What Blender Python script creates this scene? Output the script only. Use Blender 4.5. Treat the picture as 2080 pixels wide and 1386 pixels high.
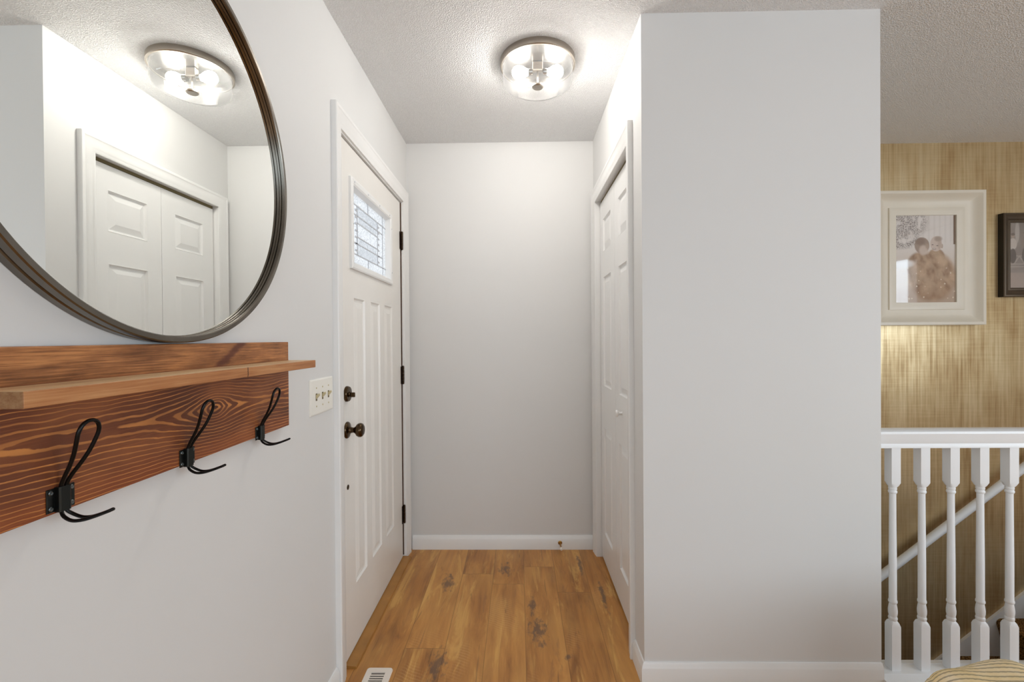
import bpy, bmesh, math, random
from mathutils import Vector, Matrix
random.seed(7)
for o in list(bpy.data.objects): bpy.data.objects.remove(o)
S = bpy.context.scene
COL = S.collection
PI = math.pi

# ------------------------------------------------------------------ camera
CAM_H = 1.2682
yaw, pitch, roll = -0.01579, -0.00659, -0.0075
fw = Vector((math.sin(yaw)*math.cos(pitch), math.cos(yaw)*math.cos(pitch), math.sin(pitch)))
rt = Vector((math.cos(yaw), -math.sin(yaw), 0)); up = rt.cross(fw)
c_, s_ = math.cos(roll), math.sin(roll)
rt, up = rt*c_ + up*s_, up*c_ - rt*s_
cd = bpy.data.cameras.new('camera'); cam = bpy.data.objects.new('camera', cd); COL.objects.link(cam)
cam.matrix_world = Matrix(((rt.x, up.x, -fw.x, 0), (rt.y, up.y, -fw.y, 0), (rt.z, up.z, -fw.z, CAM_H), (0, 0, 0, 1)))
cd.sensor_width = 36; cd.lens = 909.03*36/2080; cd.clip_start = 0.02
S.camera = cam

# ------------------------------------------------------------------ light
W = bpy.data.worlds.new('world'); S.world = W; W.use_nodes = True
bg = W.node_tree.nodes['Background']; bg.inputs[0].default_value = (0.90, 0.95, 1.0, 1); bg.inputs[1].default_value = 1.35

def area(name, loc, rot, sx, sy, power, col):
    l = bpy.data.lights.new(name, 'AREA'); l.shape = 'RECTANGLE'; l.size = sx; l.size_y = sy
    l.energy = power; l.color = col
    o = bpy.data.objects.new(name, l); o.location = loc; o.rotation_euler = rot; COL.objects.link(o); return o
# soft fill lamps, added in the made-up windows behind the camera
area('fill_lamp_rear', (1.6, -3.13, 1.45), (math.radians(90), 0, 0), 3.5, 1.5, 28, (0.68, 0.85, 1.0))
area('fill_lamp_east', (4.53, -0.9, 1.45), (math.radians(90), 0, math.radians(90)), 2.3, 1.4, 50, (0.75, 0.885, 1.0))
S.view_settings.view_transform = 'Standard'; S.view_settings.look = 'None'
S.view_settings.gamma = 1; S.view_settings.use_curve_mapping = False
S.view_settings.exposure = 0.09
BULB = 172.0

# ------------------------------------------------------------------ helpers
def srgb(r, g, b):
    f = lambda v: (v/255/12.92) if v/255 <= 0.04045 else ((v/255+0.055)/1.055)**2.4
    return (f(r), f(g), f(b), 1)

class NB:
    """tiny shader-graph builder"""
    def __init__(s, name, rough=0.5, metal=0.0, spec=0.5):
        s.m = bpy.data.materials.new(name); s.m.use_nodes = True
        s.t = s.m.node_tree; s.n = s.t.nodes; s.l = s.t.links
        s.b = s.n['Principled BSDF']; s.out = s.n['Material Output']
        s.b.inputs['Roughness'].default_value = rough; s.b.inputs['Metallic'].default_value = metal
        s.b.inputs['Specular IOR Level'].default_value = spec
    def _in(s, sock, v):
        if v is None: return
        if hasattr(v, 'is_output'): s.l.new(v, sock)
        else: sock.default_value = v
    def obj(s):
        n = s.n.new('ShaderNodeTexCoord'); return n.outputs['Object']
    def xyz(s, v=None):
        n = s.n.new('ShaderNodeSeparateXYZ'); s._in(n.inputs[0], v if v is not None else s.obj()); return n.outputs[0], n.outputs[1], n.outputs[2]
    def comb(s, x, y, z):
        n = s.n.new('ShaderNodeCombineXYZ')
        for i, v in enumerate((x, y, z)): s._in(n.inputs[i], v)
        return n.outputs[0]
    def m_(s, op, a, b=None, c=None, clamp=False):
        n = s.n.new('ShaderNodeMath'); n.operation = op; n.use_clamp = clamp
        s._in(n.inputs[0], a); s._in(n.inputs[1], b); s._in(n.inputs[2], c); return n.outputs[0]
    def add(s, a, b): return s.m_('ADD', a, b)
    def sub(s, a, b): return s.m_('SUBTRACT', a, b)
    def mul(s, a, b): return s.m_('MULTIPLY', a, b)
    def vmul(s, v, t):
        n = s.n.new('ShaderNodeVectorMath'); n.operation = 'MULTIPLY'; s._in(n.inputs[0], v); n.inputs[1].default_value = t; return n.outputs[0]
    def noise(s, v=None, scale=5, detail=3, rough=0.5, dist=0, out=0):
        n = s.n.new('ShaderNodeTexNoise'); s._in(n.inputs['Vector'], v if v is not None else s.obj())
        n.inputs['Scale'].default_value = scale; n.inputs['Detail'].default_value = detail
        n.inputs['Roughness'].default_value = rough; n.inputs['Distortion'].default_value = dist; return n.outputs[out]
    def white(s, v):
        n = s.n.new('ShaderNodeTexWhiteNoise'); n.noise_dimensions = '3D'; s._in(n.inputs['Vector'], v); return n.outputs['Value']
    def voro(s, v=None, scale=5, feature='F1', rand=1.0):
        n = s.n.new('ShaderNodeTexVoronoi'); n.feature = feature; s._in(n.inputs['Vector'], v if v is not None else s.obj())
        n.inputs['Scale'].default_value = scale; n.inputs['Randomness'].default_value = rand; return n.outputs['Distance']
    def ramp(s, f, stops, interp='LINEAR'):
        n = s.n.new('ShaderNodeValToRGB'); s._in(n.inputs[0], f); e = n.color_ramp.elements; n.color_ramp.interpolation = interp
        while len(e) > 1: e.remove(e[0])
        e[0].position = stops[0][0]; e[0].color = stops[0][1]
        for p, c in stops[1:]:
            k = e.new(p); k.color = c
        return n.outputs[0]
    def smooth(s, v, a, b, lo=0.0, hi=1.0):
        n = s.n.new('ShaderNodeMapRange'); n.interpolation_type = 'SMOOTHSTEP'; s._in(n.inputs[0], v)
        for i, q in enumerate((a, b, lo, hi)): s._in(n.inputs[i+1], q)
        return n.outputs[0]
    def mix(s, f, a, b, mode='MIX'):
        n = s.n.new('ShaderNodeMix'); n.data_type = 'RGBA'; n.blend_type = mode
        s._in(n.inputs[0], f); s._in(n.inputs[6], a); s._in(n.inputs[7], b); return n.outputs[2]
    def color(s, c): s._in(s.b.inputs['Base Color'], c); return s
    def rough(s, r): s._in(s.b.inputs['Roughness'], r); return s
    def bump(s, h, strength=0.3, dist=0.01):
        n = s.n.new('ShaderNodeBump'); n.inputs['Strength'].default_value = strength; n.inputs['Distance'].default_value = dist
        s._in(n.inputs['Height'], h); s.l.new(n.outputs[0], s.b.inputs['Normal']); return s

def plain(name, col, rough=0.5, metal=0.0, var=0.04, scale=6, spec=0.5, bump=0.0, bscale=200):
    b = NB(name, rough, metal, spec)
    n = b.noise(scale=scale, detail=2)
    lo = tuple(c*(1-var) for c in col[:3])+(1,); hi = tuple(min(1, c*(1+var)) for c in col[:3])+(1,)
    b.color(b.ramp(n, [(0.3, lo), (0.7, hi)]))
    if bump: b.bump(b.noise(scale=bscale, detail=2), bump, 0.002)
    return b.m

def link(name, bm, mat, parent=None, smooth=False, angle=None):
    bmesh.ops.remove_doubles(bm, verts=bm.verts, dist=1e-5)
    bmesh.ops.recalc_face_normals(bm, faces=bm.faces)
    me = bpy.data.meshes.new(name); bm.to_mesh(me); bm.free()
    o = bpy.data.objects.new(name, me); COL.objects.link(o)
    for m in (mat if isinstance(mat, (list, tuple)) else [mat]): me.materials.append(m)
    if smooth:
        for p in me.polygons: p.use_smooth = True
        if angle: me.set_sharp_from_angle(angle=math.radians(angle))
    if parent is not None:
        o.parent = parent; o.matrix_parent_inverse = Matrix.Translation(-parent_world(parent))
    return o
def parent_world(p):
    v = Vector(p.location); 
    if p.parent is not None:
        v = p.matrix_parent_inverse @ v + parent_world(p.parent)
    return v
def tag(o, label=None, cat=None, group=None, kind=None):
    if label: o['label'] = label
    if cat: o['category'] = cat
    if group: o['group'] = group
    if kind: o['kind'] = kind
    return o
def empty(name, loc, label, cat, group=None, kind=None):
    o = bpy.data.objects.new(name, None); o.location = loc; o.empty_display_size = 0.05; COL.objects.link(o)
    return tag(o, label, cat, group, kind)
def struct(name, bm, mat, label, cat, **k):
    return tag(link(name, bm, mat, **k), label, cat, kind='structure')

def box(bm, x0, x1, y0, y1, z0, z1, bevel=0.0, seg=2):
    v = [bm.verts.new((x, y, z)) for x in (x0, x1) for y in (y0, y1) for z in (z0, z1)]
    F = [(0, 1, 3, 2), (4, 6, 7, 5), (0, 4, 5, 1), (2, 3, 7, 6), (0, 2, 6, 4), (1, 5, 7, 3)]
    fs = [bm.faces.new([v[i] for i in f]) for f in F]
    if bevel:
        es = list({e for f in fs for e in f.edges})
        bmesh.ops.bevel(bm, geom=es, offset=bevel, segments=seg, profile=0.5, affect='EDGES')
def lathe(bm, prof, center, axis='Z', n=32, a0=0, a1=2*PI, sign=1):
    """prof: list of (r, h). axis direction h"""
    rings = []
    full = abs(a1-a0-2*PI) < 1e-6
    cnt = n if full else n+1
    for r, h in prof:
        ring = []
        for i in range(cnt):
            a = a0+(a1-a0)*i/n; p, q = r*math.cos(a), r*math.sin(a)
            h_ = h*sign
            co = {'Z': (p, q, h_), 'X': (h_, p, q), 'Y': (p, h_, q)}[axis]
            ring.append(bm.verts.new(Vector(center)+Vector(co)))
        rings.append(ring)
    for a, b in zip(rings, rings[1:]):
        for i in range(cnt if full else cnt-1):
            j = (i+1) % cnt
            try: bm.faces.new((a[i], a[j], b[j], b[i]))
            except ValueError: pass
    for ring, (r, h) in ((rings[0], prof[0]), (rings[-1], prof[-1])):
        if full and r > 1e-5:
            pass
    return rings
def cap(bm, ring):
    try: bm.faces.new(ring)
    except ValueError: pass
def tube(bm, pts, r, n=10, closed=False, caps=True):
    pts = [Vector(p) for p in pts]; N = len(pts)
    rs = r if isinstance(r, (list, tuple)) else [r]*N
    prev = None; rings = []
    for i, p in enumerate(pts):
        if closed: t = (pts[(i+1) % N]-pts[i-1]).normalized()
        else: t = (pts[min(i+1, N-1)]-pts[max(i-1, 0)]).normalized()
        if prev is None:
            a = Vector((0, 0, 1)) if abs(t.z) < 0.9 else Vector((1, 0, 0))
            u = t.cross(a).normalized()
        else: u = (prev-t*prev.dot(t)).normalized()
        prev = u; w = t.cross(u)
        rings.append([bm.verts.new(p+(u*math.cos(2*PI*k/n)+w*math.sin(2*PI*k/n))*rs[i]) for k in range(n)])
    for i in range(N if closed else N-1):
        a, b = rings[i], rings[(i+1) % N]
        for k in range(n): bm.faces.new((a[k], a[(k+1) % n], b[(k+1) % n], b[k]))
    if caps and not closed: cap(bm, rings[0]); cap(bm, rings[-1][::-1])
def spline(pts, n=8):
    P = [Vector(p) for p in pts]; P = [P[0]*2-P[1]]+P+[P[-1]*2-P[-2]]; out = []
    for i in range(1, len(P)-2):
        for k in range(n):
            t = k/n; a, b, c, d = P[i-1], P[i], P[i+1], P[i+2]
            out.append(0.5*((2*b)+(c-a)*t+(2*a-5*b+4*c-d)*t*t+(3*b-a-3*c+d)*t**3))
    out.append(P[-2]); return out
def extrude_prof(bm, prof, fn0, fn1):
    """prof: closed list of 2d points, fn maps a 2d point to 3d at either end"""
    a = [bm.verts.new(fn0(*p)) for p in prof]; b = [bm.verts.new(fn1(*p)) for p in prof]
    n = len(prof)
    for i in range(n): bm.faces.new((a[i], a[(i+1) % n], b[(i+1) % n], b[i]))
    bm.faces.new(a); bm.faces.new(b[::-1])
def rect_rings(bm, mp, y0, y1, z0, z1, prof, fill=True):
    """nested rectangles (inset, depth) -> strips; mp(u, v, d) maps to 3d"""
    prev = None
    for ins, d in prof:
        a, b, c, e = y0+ins, y1-ins, z0+ins, z1-ins
        ring = [bm.verts.new(mp(u, v, d)) for u, v in ((a, c), (b, c), (b, e), (a, e))]
        if prev:
            for i in range(4): bm.faces.new((prev[i], prev[(i+1) % 4], ring[(i+1) % 4], ring[i]))
        prev = ring
    if fill: bm.faces.new(prev)
def paneled(bm, mp, y0, y1, z0, z1, thick, panels, holes=(), prof=((0, 0), (0.006, -0.007), (0.016, -0.007), (0.034, -0.001))):
    """slab in (u,v,d) space, front at d=0 and back at d=-thick"""
    allp = list(panels)+list(holes)
    us = sorted({y0, y1, *[p[0] for p in allp], *[p[1] for p in allp]}); vs = sorted({z0, z1, *[p[2] for p in allp], *[p[3] for p in allp]})
    def inside(p, u, v): return p[0] < u < p[1] and p[2] < v < p[3]
    for a, b in zip(us, us[1:]):
        for c, e in zip(vs, vs[1:]):
            mu, mv = (a+b)/2, (c+e)/2
            if any(inside(p, mu, mv) for p in holes): continue
            for d in (0, -thick):
                if d == 0 and any(inside(p, mu, mv) for p in panels): continue
                bm.faces.new([bm.verts.new(mp(u, v, d)) for u, v in ((a, c), (b, c), (b, e), (a, e))])
    for p in panels: rect_rings(bm, mp, *p, prof)
    for q in [(y0, y1, z0, z1)]+list(holes):
        rect_rings(bm, mp, *q, ((0, 0), (0, -thick)), fill=False)
def casing(bm, mp, y0, y1, zt, prof, z0=0.0):
    """three-sided mitred casing; prof closed list of (offset outwards, height)"""
    cols = []
    for o, h in prof:
        cols.append([bm.verts.new(mp(u, v, h)) for u, v in ((y0-o, z0), (y0-o, zt+o), (y1+o, zt+o), (y1+o, z0))])
    n = len(cols)
    for i in range(n):
        a, b = cols[i], cols[(i+1) % n]
        for k in range(3): bm.faces.new((a[k], a[k+1], b[k+1], b[k]))
    bm.faces.new([c[0] for c in cols]); bm.faces.new([c[3] for c in cols])

# ------------------------------------------------------------------ room numbers
H = 2.44
XL, XR, YB, YN, XE = -0.6696, 0.4491, 2.6842, 1.6346, 1.3044
YG, XEAST, YREAR, WT = 2.78, 4.6, -3.2, 0.12
ZLOW = -2.5

# ------------------------------------------------------------------ materials
def wall_mat(name, col, var=0.012):
    b = NB(name, 0.55, spec=0.35)
    n = b.noise(scale=1.3, detail=2)
    b.color(b.ramp(n, [(0.3, tuple(c*(1-var) for c in col[:3])+(1,)), (0.7, tuple(c*(1+var) for c in col[:3])+(1,))]))
    b.bump(b.noise(scale=160, detail=3), 0.05, 0.002); return b.m
M_WALL = wall_mat('wall_paint', srgb(230, 229, 227))
M_TRIM = plain('trim_white', srgb(246, 245, 243), 0.32, var=0.01, spec=0.5)
M_DOOR = plain('door_white', srgb(243, 239, 233), 0.30, var=0.01, spec=0.5)
M_RAILW = plain('railing_white', srgb(250, 251, 252), 0.35, var=0.01)
M_IVORY = plain('ivory_plastic', srgb(248, 245, 236), 0.3, var=0.01)
M_TOGGLE = plain('toggle_beige', srgb(206, 192, 150), 0.3, var=0.02)
M_SLOT = plain('slot_shadow_brown', srgb(120, 105, 70), 0.6)
M_BRONZE = plain('oil_rubbed_bronze', srgb(84, 68, 50), 0.16, 1.0, var=0.15, scale=30)
M_HINGE = plain('dark_bronze_hinge', srgb(60, 45, 32), 0.38, 0.8, var=0.1)
M_NICKEL = plain('brushed_nickel', srgb(178, 170, 160), 0.34, 1.0, var=0.03)
M_BRASS = plain('brass', srgb(176, 130, 62), 0.28, 1.0, var=0.05)
M_BLACK = plain('black_metal', srgb(22, 22, 22), 0.28, 0.6, var=0.1)
M_PLATE = plain('hook_plate_metal', srgb(50, 52, 50), 0.34, 0.9, var=0.1)
M_SCREW = plain('screw_grey', srgb(110, 118, 120), 0.35, 1.0)
M_WEATHER = plain('dark_weatherstrip', srgb(84, 56, 38), 0.7, var=0.15, scale=20)
M_PANWHITE = plain('fixture_reflector', srgb(150, 148, 145), 0.22, 1.0, var=0.01)
M_FRAMEW = plain('cream_frame', srgb(236, 226, 208), 0.38, var=0.02)
M_FRAMED = plain('dark_bronze_frame', srgb(88, 74, 58), 0.35, 0.5, var=0.1)
M_FRAMEBLK = plain('frame_black_side', srgb(16, 14, 12), 0.4)
M_VENT = plain('vent_cream', srgb(248, 238, 226), 0.35, var=0.01)
M_DUCT = plain('duct_grey', srgb(120, 112, 104), 0.5)
M_LEAD = plain('lead_came', srgb(205, 207, 212), 0.4, 0.2)

def ceiling_mat():
    b = NB('popcorn_ceiling', 0.85, spec=0.1)
    v = b.voro(scale=210, feature='SMOOTH_F1'); n = b.noise(scale=300, detail=3, rough=0.6); big = b.noise(scale=85, detail=3)
    h = b.add(b.mul(b.smooth(v, 0.0, 0.55, 1.0, 0.0), 0.75), b.add(b.mul(n, 0.6), b.mul(big, 0.5)))
    b.color(b.ramp(h, [(0.45, srgb(242, 242, 242)), (0.85, srgb(250, 250, 250))]))
    b.bump(h, 0.62, 0.009); return b.m
M_CEIL = ceiling_mat()

def floor_mat():
    b = NB('hickory_plank', 0.36, spec=0.4)
    x, y, z = b.xyz()
    wd = 0.165
    px = b.m_('DIVIDE', b.add(x, 5*wd-0.018), wd); idx = b.m_('FLOOR', px); fx = b.m_('FRACT', px)
    off = b.white(b.comb(idx, 3.3, 1.7))
    ly = b.m_('DIVIDE', b.add(b.add(y, b.mul(off, 1.22)), 6.0), 1.22); idy = b.m_('FLOOR', ly); fy = b.m_('FRACT', ly)
    pid = b.white(b.comb(idx, idy, 0.5)); pid2 = b.white(b.comb(idy, idx, 4.5))
    # seams
    sx = b.m_('MINIMUM', fx, b.sub(1.0, fx)); sy = b.m_('MINIMUM', fy, b.sub(1.0, fy))
    seam = b.m_('MAXIMUM', b.smooth(sx, 0.004, 0.014, 1.0, 0.0), b.smooth(sy, 0.0006, 0.002, 1.0, 0.0))
    shift = b.mul(pid, 17.0)
    gv = b.comb(b.mul(x, 9.0), b.add(b.mul(y, 1.4), shift), pid2)
    g1 = b.noise(gv, scale=1.6, detail=5, rough=0.6, dist=0.7)
    g2 = b.noise(b.comb(b.mul(x, 60.0), b.add(b.mul(y, 3.0), shift), 0.0), scale=1.0, detail=4, rough=0.6)
    g3 = b.noise(b.comb(b.mul(x, 5.0), b.add(b.mul(y, 2.3), shift), 3.0), scale=1.3, detail=3)
    t = b.add(b.add(b.mul(g1, 0.66), b.mul(g2, 0.20)), b.mul(b.sub(pid, 0.5), 0.14))
    base = b.ramp(t, [(0.26, srgb(142, 92, 48)), (0.40, srgb(184, 126, 66)), (0.52, srgb(208, 148, 80)), (0.68, srgb(230, 178, 102))])
    warm = b.mix(b.smooth(g3, 0.35, 0.7, 0.0, 0.55), base, srgb(214, 160, 90))
    st_ = b.noise(b.comb(b.mul(x, 16.0), b.add(b.mul(y, 2.1), shift), 12.0), scale=1.0, detail=4, rough=0.7, dist=0.8)
    warm = b.mix(b.smooth(st_, 0.54, 0.68, 0.0, 0.48), warm, srgb(238, 190, 110))
    warm = b.mix(b.smooth(st_, 0.42, 0.30, 0.0, 0.5), warm, srgb(150, 104, 66))
    # diagonal saw marks in patches
    saw = b.m_('SINE', b.add(b.mul(y, 420.0), b.add(b.mul(x, 190.0), b.mul(g1, 9.0))))
    patch = b.smooth(b.noise(b.comb(b.mul(x, 7.0), b.add(b.mul(y, 2.6), shift), 9.0), scale=1.0, detail=1), 0.56, 0.70)
    warm = b.mix(b.mul(b.mul(b.smooth(saw, 0.2, 0.95), patch), 0.16), warm, srgb(246, 208, 148))
    # named knots (x, y, size, tail)
    dist_n = b.sub(b.noise(b.comb(b.mul(x, 50.0), b.mul(y, 22.0), 0.0), scale=1.0, detail=3, rough=0.65), 0.5)
    K = None
    for kx, ky, kr, kl in ((-0.376, 2.31, 0.017, 0.05), (-0.085, 2.44, 0.02, 0.035), (0.075, 1.93, 0.022, 0.055), (0.33, 2.51, 0.008, 0.06),
                           (0.055, 2.12, 0.010, 0.05), (-0.33, 1.72, 0.02, 0.05), (0.185, 1.77, 0.010, 0.01), (0.40, 2.20, 0.007, 0.08), (-0.17, 1.30, 0.02, 0.04), (0.9, 1.2, 0.02, 0.05)):
        dx = b.m_('DIVIDE', b.sub(x, kx), kr); dy = b.m_('DIVIDE', b.sub(y, ky), kl)
        d = b.m_('SQRT', b.add(b.mul(dx, dx), b.mul(dy, dy)))
        k = b.smooth(b.add(b.mul(d, 0.60), b.mul(dist_n, 4.0)), 0.15, 1.25, 1.0, 0.0)
        K = k if K is None else b.m_('MAXIMUM', K, k)
    warm = b.mix(b.mul(K, 0.72), warm, srgb(96, 80, 72))
    cr = b.noise(b.comb(b.mul(x, 38.0), b.add(b.mul(y, 3.4), shift), 5.0), scale=1.0, detail=2, dist=1.2)
    warm = b.mix(b.smooth(cr, 0.68, 0.76, 0.0, 0.45), warm, srgb(96, 70, 50))
    col = b.mix(b.mul(seam, 0.38), warm, srgb(84, 52, 30))
    b.color(col); b.rough(b.smooth(g2, 0.2, 0.8, 0.3, 0.46))
    b.bump(b.sub(b.mul(g2, 0.3), seam), 0.12, 0.002); return b.m
M_FLOOR = floor_mat()

def board_mat():
    """stained pine back board with cathedral grain and a knot"""
    b = NB('stained_pine_board', 0.42, spec=0.4)
    x, y, z = b.xyz()
    wob = b.sub(b.noise(b.comb(0.0, b.mul(y, 6.0), b.mul(z, 14.0)), scale=1.0, detail=2), 0.5)
    wob2 = b.sub(b.noise(b.comb(0.0, b.mul(y, 40.0), b.mul(z, 90.0)), scale=1.0, detail=3), 0.5)
    axis = b.add(1.126, b.mul(b.sub(y, 0.8), -0.02))
    dz = b.add(b.sub(z, axis), b.mul(wob, 0.010))
    a = b.m_('ABSOLUTE', dz)
    # parabolic cathedrals opening to the right + knot
    wob3 = b.sub(b.noise(b.comb(2.0, b.mul(y, 9.0), b.mul(z, 30.0)), scale=1.0, detail=2), 0.5)
    para = b.add(b.mul(b.m_('POWER', b.m_('MAXIMUM', a, 0.0001), 1.42), b.smooth(dz, -0.01, 0.01, 285.0, 350.0)), b.mul(y, -3.5))
    ky, kz = 0.945, 1.124
    ry = b.m_('DIVIDE', b.sub(y, ky), 0.046); rz = b.m_('DIVIDE', b.sub(z, kz), 0.034)
    r2 = b.add(b.mul(ry, ry), b.mul(rz, rz))
    knot = b.add(b.mul(b.m_('EXPONENT', b.mul(r2, -0.22)), -2.6), b.mul(b.m_('EXPONENT', b.mul(r2, -1.6)), -2.4))
    f = b.add(b.add(para, knot), b.add(b.add(b.mul(wob, 0.6), b.mul(wob3, 1.3)), b.mul(wob2, 0.28)))
    fr = b.m_('FRACT', f)
    wide = b.mul(b.m_('EXPONENT', b.mul(a, -75.0)), 0.30)
    line = b.mul(b.smooth(fr, 0.0, 0.05), b.smooth(b.sub(fr, wide), 0.12, 0.28, 1.0, 0.0))
    fine = b.noise(b.comb(0.0, b.mul(y, 10.0), b.mul(z, 420.0)), scale=1.0, detail=2)
    blotch = b.noise(b.comb(0.0, b.mul(y, 5.0), b.mul(z, 9.0)), scale=1.0, detail=3)
    dark = b.ramp(blotch, [(0.3, srgb(88, 46, 29)), (0.5, srgb(118, 65, 39)), (0.72, srgb(160, 96, 56))])
    edge = b.smooth(z, 1.075, 1.035, 0.0, 0.55)     # redder, lighter stain along the lower edge
    dark = b.mix(edge, dark, srgb(150, 80, 44))
    dark = b.mix(b.mul(b.smooth(fine, 0.5, 0.75), 0.25), dark, srgb(176, 104, 58))
    kd = b.smooth(r2, 0.02, 0.30, 0.75, 0.0)
    dark = b.mix(kd, dark, srgb(70, 30, 22))
    lw = b.noise(b.comb(4.0, b.mul(y, 7.0), b.mul(z, 60.0)), scale=1.0, detail=1)
    col = b.mix(b.mul(line, b.smooth(lw, 0.3, 0.6, 0.95, 0.5)), dark, srgb(214, 142, 76))
    # strip above the shelf painted paler, as lit clear of its shadow; straighter grain
    ab = b.smooth(z, 1.208, 1.214)
    g = b.noise(b.comb(0.0, b.mul(y, 9.0), b.mul(z, 420.0)), scale=1.0, detail=5, rough=0.7, dist=0.4)
    g2 = b.noise(b.comb(0.0, b.mul(y, 11.0), b.mul(z, 34.0)), scale=1.0, detail=4)
    topc = b.ramp(b.add(b.mul(g, 0.6), b.mul(g2, 0.4)), [(0.38, srgb(112, 68, 38)), (0.5, srgb(158, 102, 60)), (0.62, srgb(200, 136, 82))])
    sy_ = b.sub(b.sub(y, 1.0), b.mul(b.sub(z, 1.236), 1.6))
    slash = b.smooth(b.m_('ABSOLUTE', b.add(sy_, b.mul(wob2, 0.03))), 0.006, 0.028, 0.85, 0.0)
    topc = b.mix(slash, topc, srgb(92, 44, 32))
    col = b.mix(ab, col, topc)
    b.color(col); b.bump(b.add(line, b.mul(fine, 0.4)), 0.10, 0.0015); return b.m
def shelf_mat():
    b = NB('stained_pine_shelf', 0.45, spec=0.35)
    x, y, z = b.xyz()
    g = b.noise(b.comb(b.mul(x, 160.0), b.mul(y, 7.0), b.mul(z, 260.0)), scale=1.0, detail=5, rough=0.7, dist=0.3)
    g2 = b.noise(b.comb(b.mul(x, 14.0), b.mul(y, 5.0), b.mul(z, 18.0)), scale=1.0, detail=3)
    c = b.ramp(b.add(b.mul(g, 0.55), b.mul(g2, 0.45)), [(0.36, srgb(142, 92, 54)), (0.5, srgb(188, 132, 84)), (0.64, srgb(220, 172, 120))])
    # top face paler than the front edge; the end grain is darkest
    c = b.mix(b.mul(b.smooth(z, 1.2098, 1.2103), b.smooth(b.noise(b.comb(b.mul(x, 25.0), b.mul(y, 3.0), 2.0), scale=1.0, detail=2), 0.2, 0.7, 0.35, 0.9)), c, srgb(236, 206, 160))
    c = b.mix(b.mul(b.smooth(x, -0.5755, -0.5742), 0.45), c, srgb(178, 112, 66))
    c = b.mix(b.mul(b.smooth(y, 0.5095, 0.5082), b.smooth(g2, 0.3, 0.65, 0.95, 0.6)), c, srgb(84, 54, 26))
    crack = b.mul(b.smooth(b.m_('ABSOLUTE', b.sub(y, b.add(0.935, b.mul(b.noise(b.comb(0.0, 0.0, b.mul(z, 300.0)), scale=1.0), 0.006)))), 0.0008, 0.0016, 1.0, 0.0), b.smooth(x, -0.578, -0.576))
    c = b.mix(crack, c, srgb(50, 28, 18))
    b.color(c); b.bump(g, 0.08, 0.001); return b.m
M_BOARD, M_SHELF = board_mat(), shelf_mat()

def gold_mat():
    b = NB('gold_grasscloth', 0.42, metal=0.55, spec=0.5)
    x, y, z = b.xyz()
    st = b.noise(b.comb(b.mul(x, 70.0), 0.0, b.mul(z, 2.0)), scale=1.0, detail=4, rough=0.65)
    weft = b.noise(b.comb(b.mul(x, 3.0), 0.0, b.mul(z, 95.0)), scale=1.0, detail=3, rough=0.6)
    bl = b.noise(b.comb(b.mul(x, 7.0), 0.0, b.mul(z, 2.6)), scale=1.0, detail=3)
    px = b.m_('DIVIDE', b.sub(x, 2.552-0.53*10), 0.53); pid = b.white(b.comb(b.m_('FLOOR', px), 0.0, 0.0)); fx = b.m_('FRACT', px)
    t = b.add(b.add(b.mul(st, 0.46), b.mul(weft, 0.12)), b.add(b.mul(bl, 0.42), b.mul(b.sub(pid, 0.5), 0.05)))
    c = b.ramp(t, [(0.32, srgb(160, 124, 76)), (0.5, srgb(202, 176, 132)), (0.66, srgb(230, 210, 170))])
    seam = b.smooth(b.m_('MINIMUM', fx, b.sub(1.0, fx)), 0.001, 0.003, 1.0, 0.0)
    c = b.mix(b.mul(seam, 0.6), c, srgb(236, 220, 180))
    b.color(c); b.rough(b.smooth(t, 0.35, 0.6, 0.55, 0.34)); b.bump(b.add(st, b.mul(weft, 0.5)), 0.10, 0.002); return b.m
M_GOLD = gold_mat()

def carpet_mat():
    b = NB('tweed_carpet', 0.95, spec=0.1)
    v = b.voro(scale=150); n = b.noise(scale=190, detail=2)
    b.color(b.ramp(n, [(0.36, srgb(66, 42, 20)), (0.5, srgb(140, 98, 52)), (0.62, srgb(196, 156, 100))]))
    b.bump(b.add(v, n), 0.9, 0.01); return b.m
M_CARPET = carpet_mat()

def throw_mat():
    b = NB('ribbed_throw', 0.9, spec=0.1)
    at = b.n.new('ShaderNodeAttribute'); at.attribute_name = 'rib'
    w = b.m_('FRACT', at.outputs['Fac'])
    g = b.mul(b.smooth(w, 0.0, 0.12), b.smooth(w, 0.22, 0.42, 1.0, 0.0))
    n = b.noise(scale=26, detail=3)
    c = b.ramp(n, [(0.3, srgb(232, 206, 150)), (0.5, srgb(244, 222, 176)), (0.7, srgb(250, 232, 198))])
    c = b.mix(b.mul(g, 0.7), c, srgb(136, 122, 100))
    b.color(c); b.bump(b.noise(scale=500, detail=2), 0.4, 0.002); return b.m
M_THROW = throw_mat()
M_UPH = plain('ottoman_linen', srgb(176, 160, 134), 0.9, var=0.06, bump=0.3, bscale=500)
M_LEGW = plain('dark_wood_leg', srgb(70, 44, 28), 0.4, var=0.1)

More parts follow.
